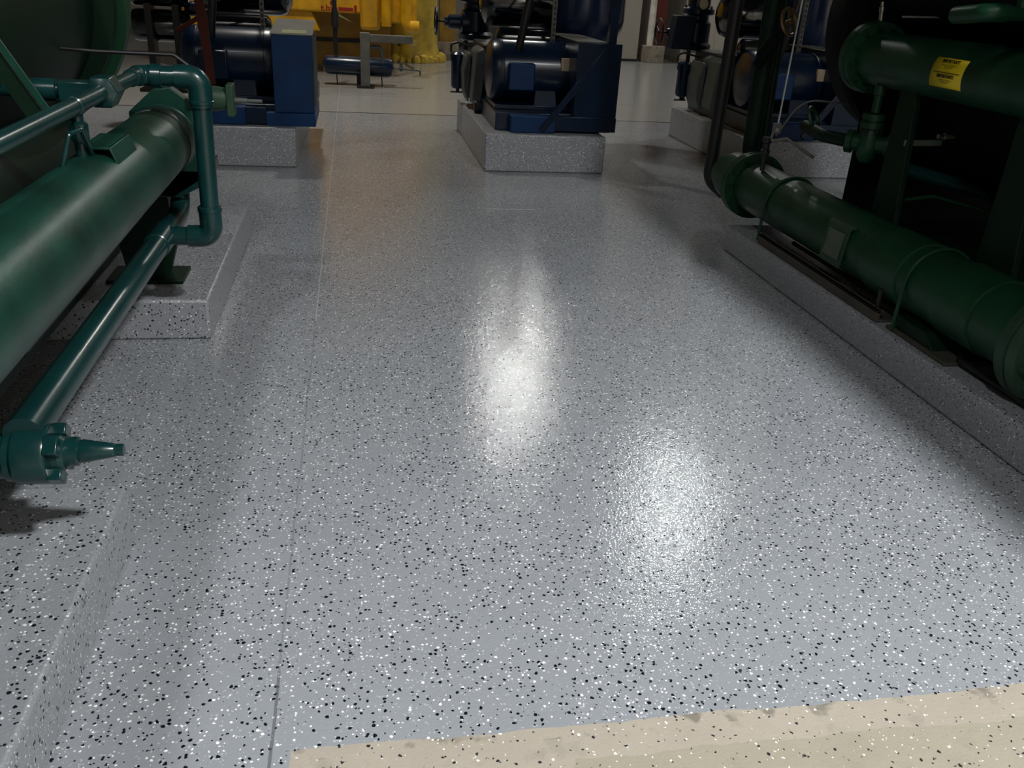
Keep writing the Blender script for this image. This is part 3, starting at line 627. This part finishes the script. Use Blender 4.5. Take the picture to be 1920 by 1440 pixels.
MB().box(-2.4, .2, 15.56, 15.60, .40, .46).build('dark_rail', BLACK, T)
MB().lathe((-.30, 14.505, 1.02), (0, -1, 0), [(0, .04), (.012, .04)], 20).build('inspection_hole', BROWN, T)
t2 = bpy.data.objects
text('t.bxI', .13, (-.36, 14.494, .945), (1, 0, 0), (0, 0, 1), RED, T)
MB().box(-.22, .0, 14.49, 14.50, .915, .965).box(.015, .055, 14.49, 14.50, .90, 1.0).build('red_stripe', RED, T)
MB().prism([(-.30, 14.36, .88), (-.22, 14.36, .88), (.0, 14.36, .76)], (0, .02, 0)).build('reflector_fin', LABELW, T)
# insulated column with lumpy foam at its foot
col = MB(); col.lathe((1.05, 17.5, 0), (0, 0, 1), [(0, .55), (.05, .56), (.16, .52), (.3, .49), (.5, .475), (.9, .47), (1.3, .48), (2.8, .48)], 64)
for v in col.b.verts:
    k = max(0, .45-v.co.z); v.co.x += random.uniform(-.03, .03)*(k*2+.25); v.co.y += random.uniform(-.03, .03)*(k*2+.25)
colo = tag(col.build('insulated_column', FOAM, loc=(1.05, 17.5, 0), angle=60), 'column wrapped in crinkled yellow insulation standing right of the yellow machine', 'column')
m = MB()
for k in range(14):
    a = -PI+PI*k/13; r = random.uniform(.05, .10)
    m.lathe((1.05+.56*math.cos(a), 17.5+.56*math.sin(a), -.0), (random.uniform(-.3, .3), 0, 1), [(0, r*1.1), (r*.6, r*1.15), (r*1.3, r*.8), (r*1.7, 0)], 9)
m = m.build('foam_lumps', FOAM, colo); m['kind'] = 'stuff'
tag(MB().box(1.62, 1.92, 17.9, 18.1, .33, 4.5).build('steel_column', OCHRE, loc=(1.77, 18, .33)), 'flat ochre steel column right of the insulated column', 'column')
tag(MB().box(1.55, 1.98, 17.8, 18.2, 0, .33).build('column_plinth', CONCP, bevel=.01, loc=(1.77, 18, 0)), 'small concrete plinth under the ochre steel column', 'plinth')

# stand and blue air tank in front of the yellow machine
T = thing('pipe_stand', (.16, 12.96, 0), 'grey steel post with a side arm in front of the yellow machine', 'stand')
MB().box(.085, .215, 12.90, 13.02, .02, .72).build('post', STEEL, T, bevel=.006)
MB().box(.03, .27, 12.86, 13.10, 0, .02).build('base_plate', BLACK, T)
MB().box(.215, .80, 12.92, 13.0, .60, .70).build('arm', STEEL, T, bevel=.006)
m = MB(); m.tube(bend([(.21, 12.96, .535), (.36, 12.96, .55), (.40, 12.96, .34)], .05), .025, 12); m.build('bracket', IRON, T)
MB().cyl((.62, 12.96, .60), (.62, 12.96, .56), .02).build('arm_bolt', BLACK, T)
T = thing('air_tank', (.06, 13.25, 0), 'horizontal dark blue tank on thin legs behind the grey post', 'tank')
MB().lathe((-.44, 13.25, .265), (1, 0, -.02), [(0, 0), (.01, .07), (.04, .115), (.08, .128), (.90, .128), (.96, .115), (.985, .07), (1.0, 0)], 40).build('tank_body', BLUED, T)
for x in (-.25, .38): MB().cyl((x, 13.25, .15), (x+.01, 13.25, .0), .008, n=8).build('leg', BLACK, T)
MB().box(.03, .10, 13.2, 13.3, .0, .16).build('saddle', BLACK, T)
m = MB(); m.cyl((.55, 13.25, .245), (.92, 13.25, .225), .011, n=10); m.lathe((.66, 13.25, .24), (0, 0, 1), [(-.03, .02), (0, .035), (.04, .02), (.08, .025)], 10); m.tube(bend([(.88, 13.25, .235), (.93, 13.25, .22), (.93, 13.25, .16)], .02), .012, 8); m.build('outlet_valve', IRON, T)
MB().bar((.68, 13.25, .33), (.84, 13.25, .24), .03, .008).build('valve_lever', BRONZE, T)
m = MB(); m.lathe((-.25, 13.22, .40), (0, 0, 1), [(0, .028), (.35, .034), (.37, .055), (.50, .055), (.62, .03), (1.2, .028)], 12)
tag(m.build('drain_funnel_pipe', BLACK, loc=(-.25, 13.22, .40)), 'thin dark pipe with a funnel shape running down to the blue tank', 'pipe')

# rusty orange strap and its arm beside the left compressor
m = MB(); m.prism([(-1.20, 7.46, 1.6), (-1.15, 7.46, 1.6), (-1.10, 7.46, 1.1), (-1.075, 7.46, .62), (-1.13, 7.46, .62), (-1.17, 7.46, 1.05)], (0, .03, 0))
m.tube([(-1.16, 7.47, 1.10), (-1.33, 7.50, 1.0)], .018, 10)
tag(m.build('lifting_strap', ORANGE, loc=(-1.17, 7.47, .62)), 'rusty orange strap hanging in front of the left blue compressor', 'strap')
for o in bpy.data.objects:
    if '_w' in o: del o['_w']
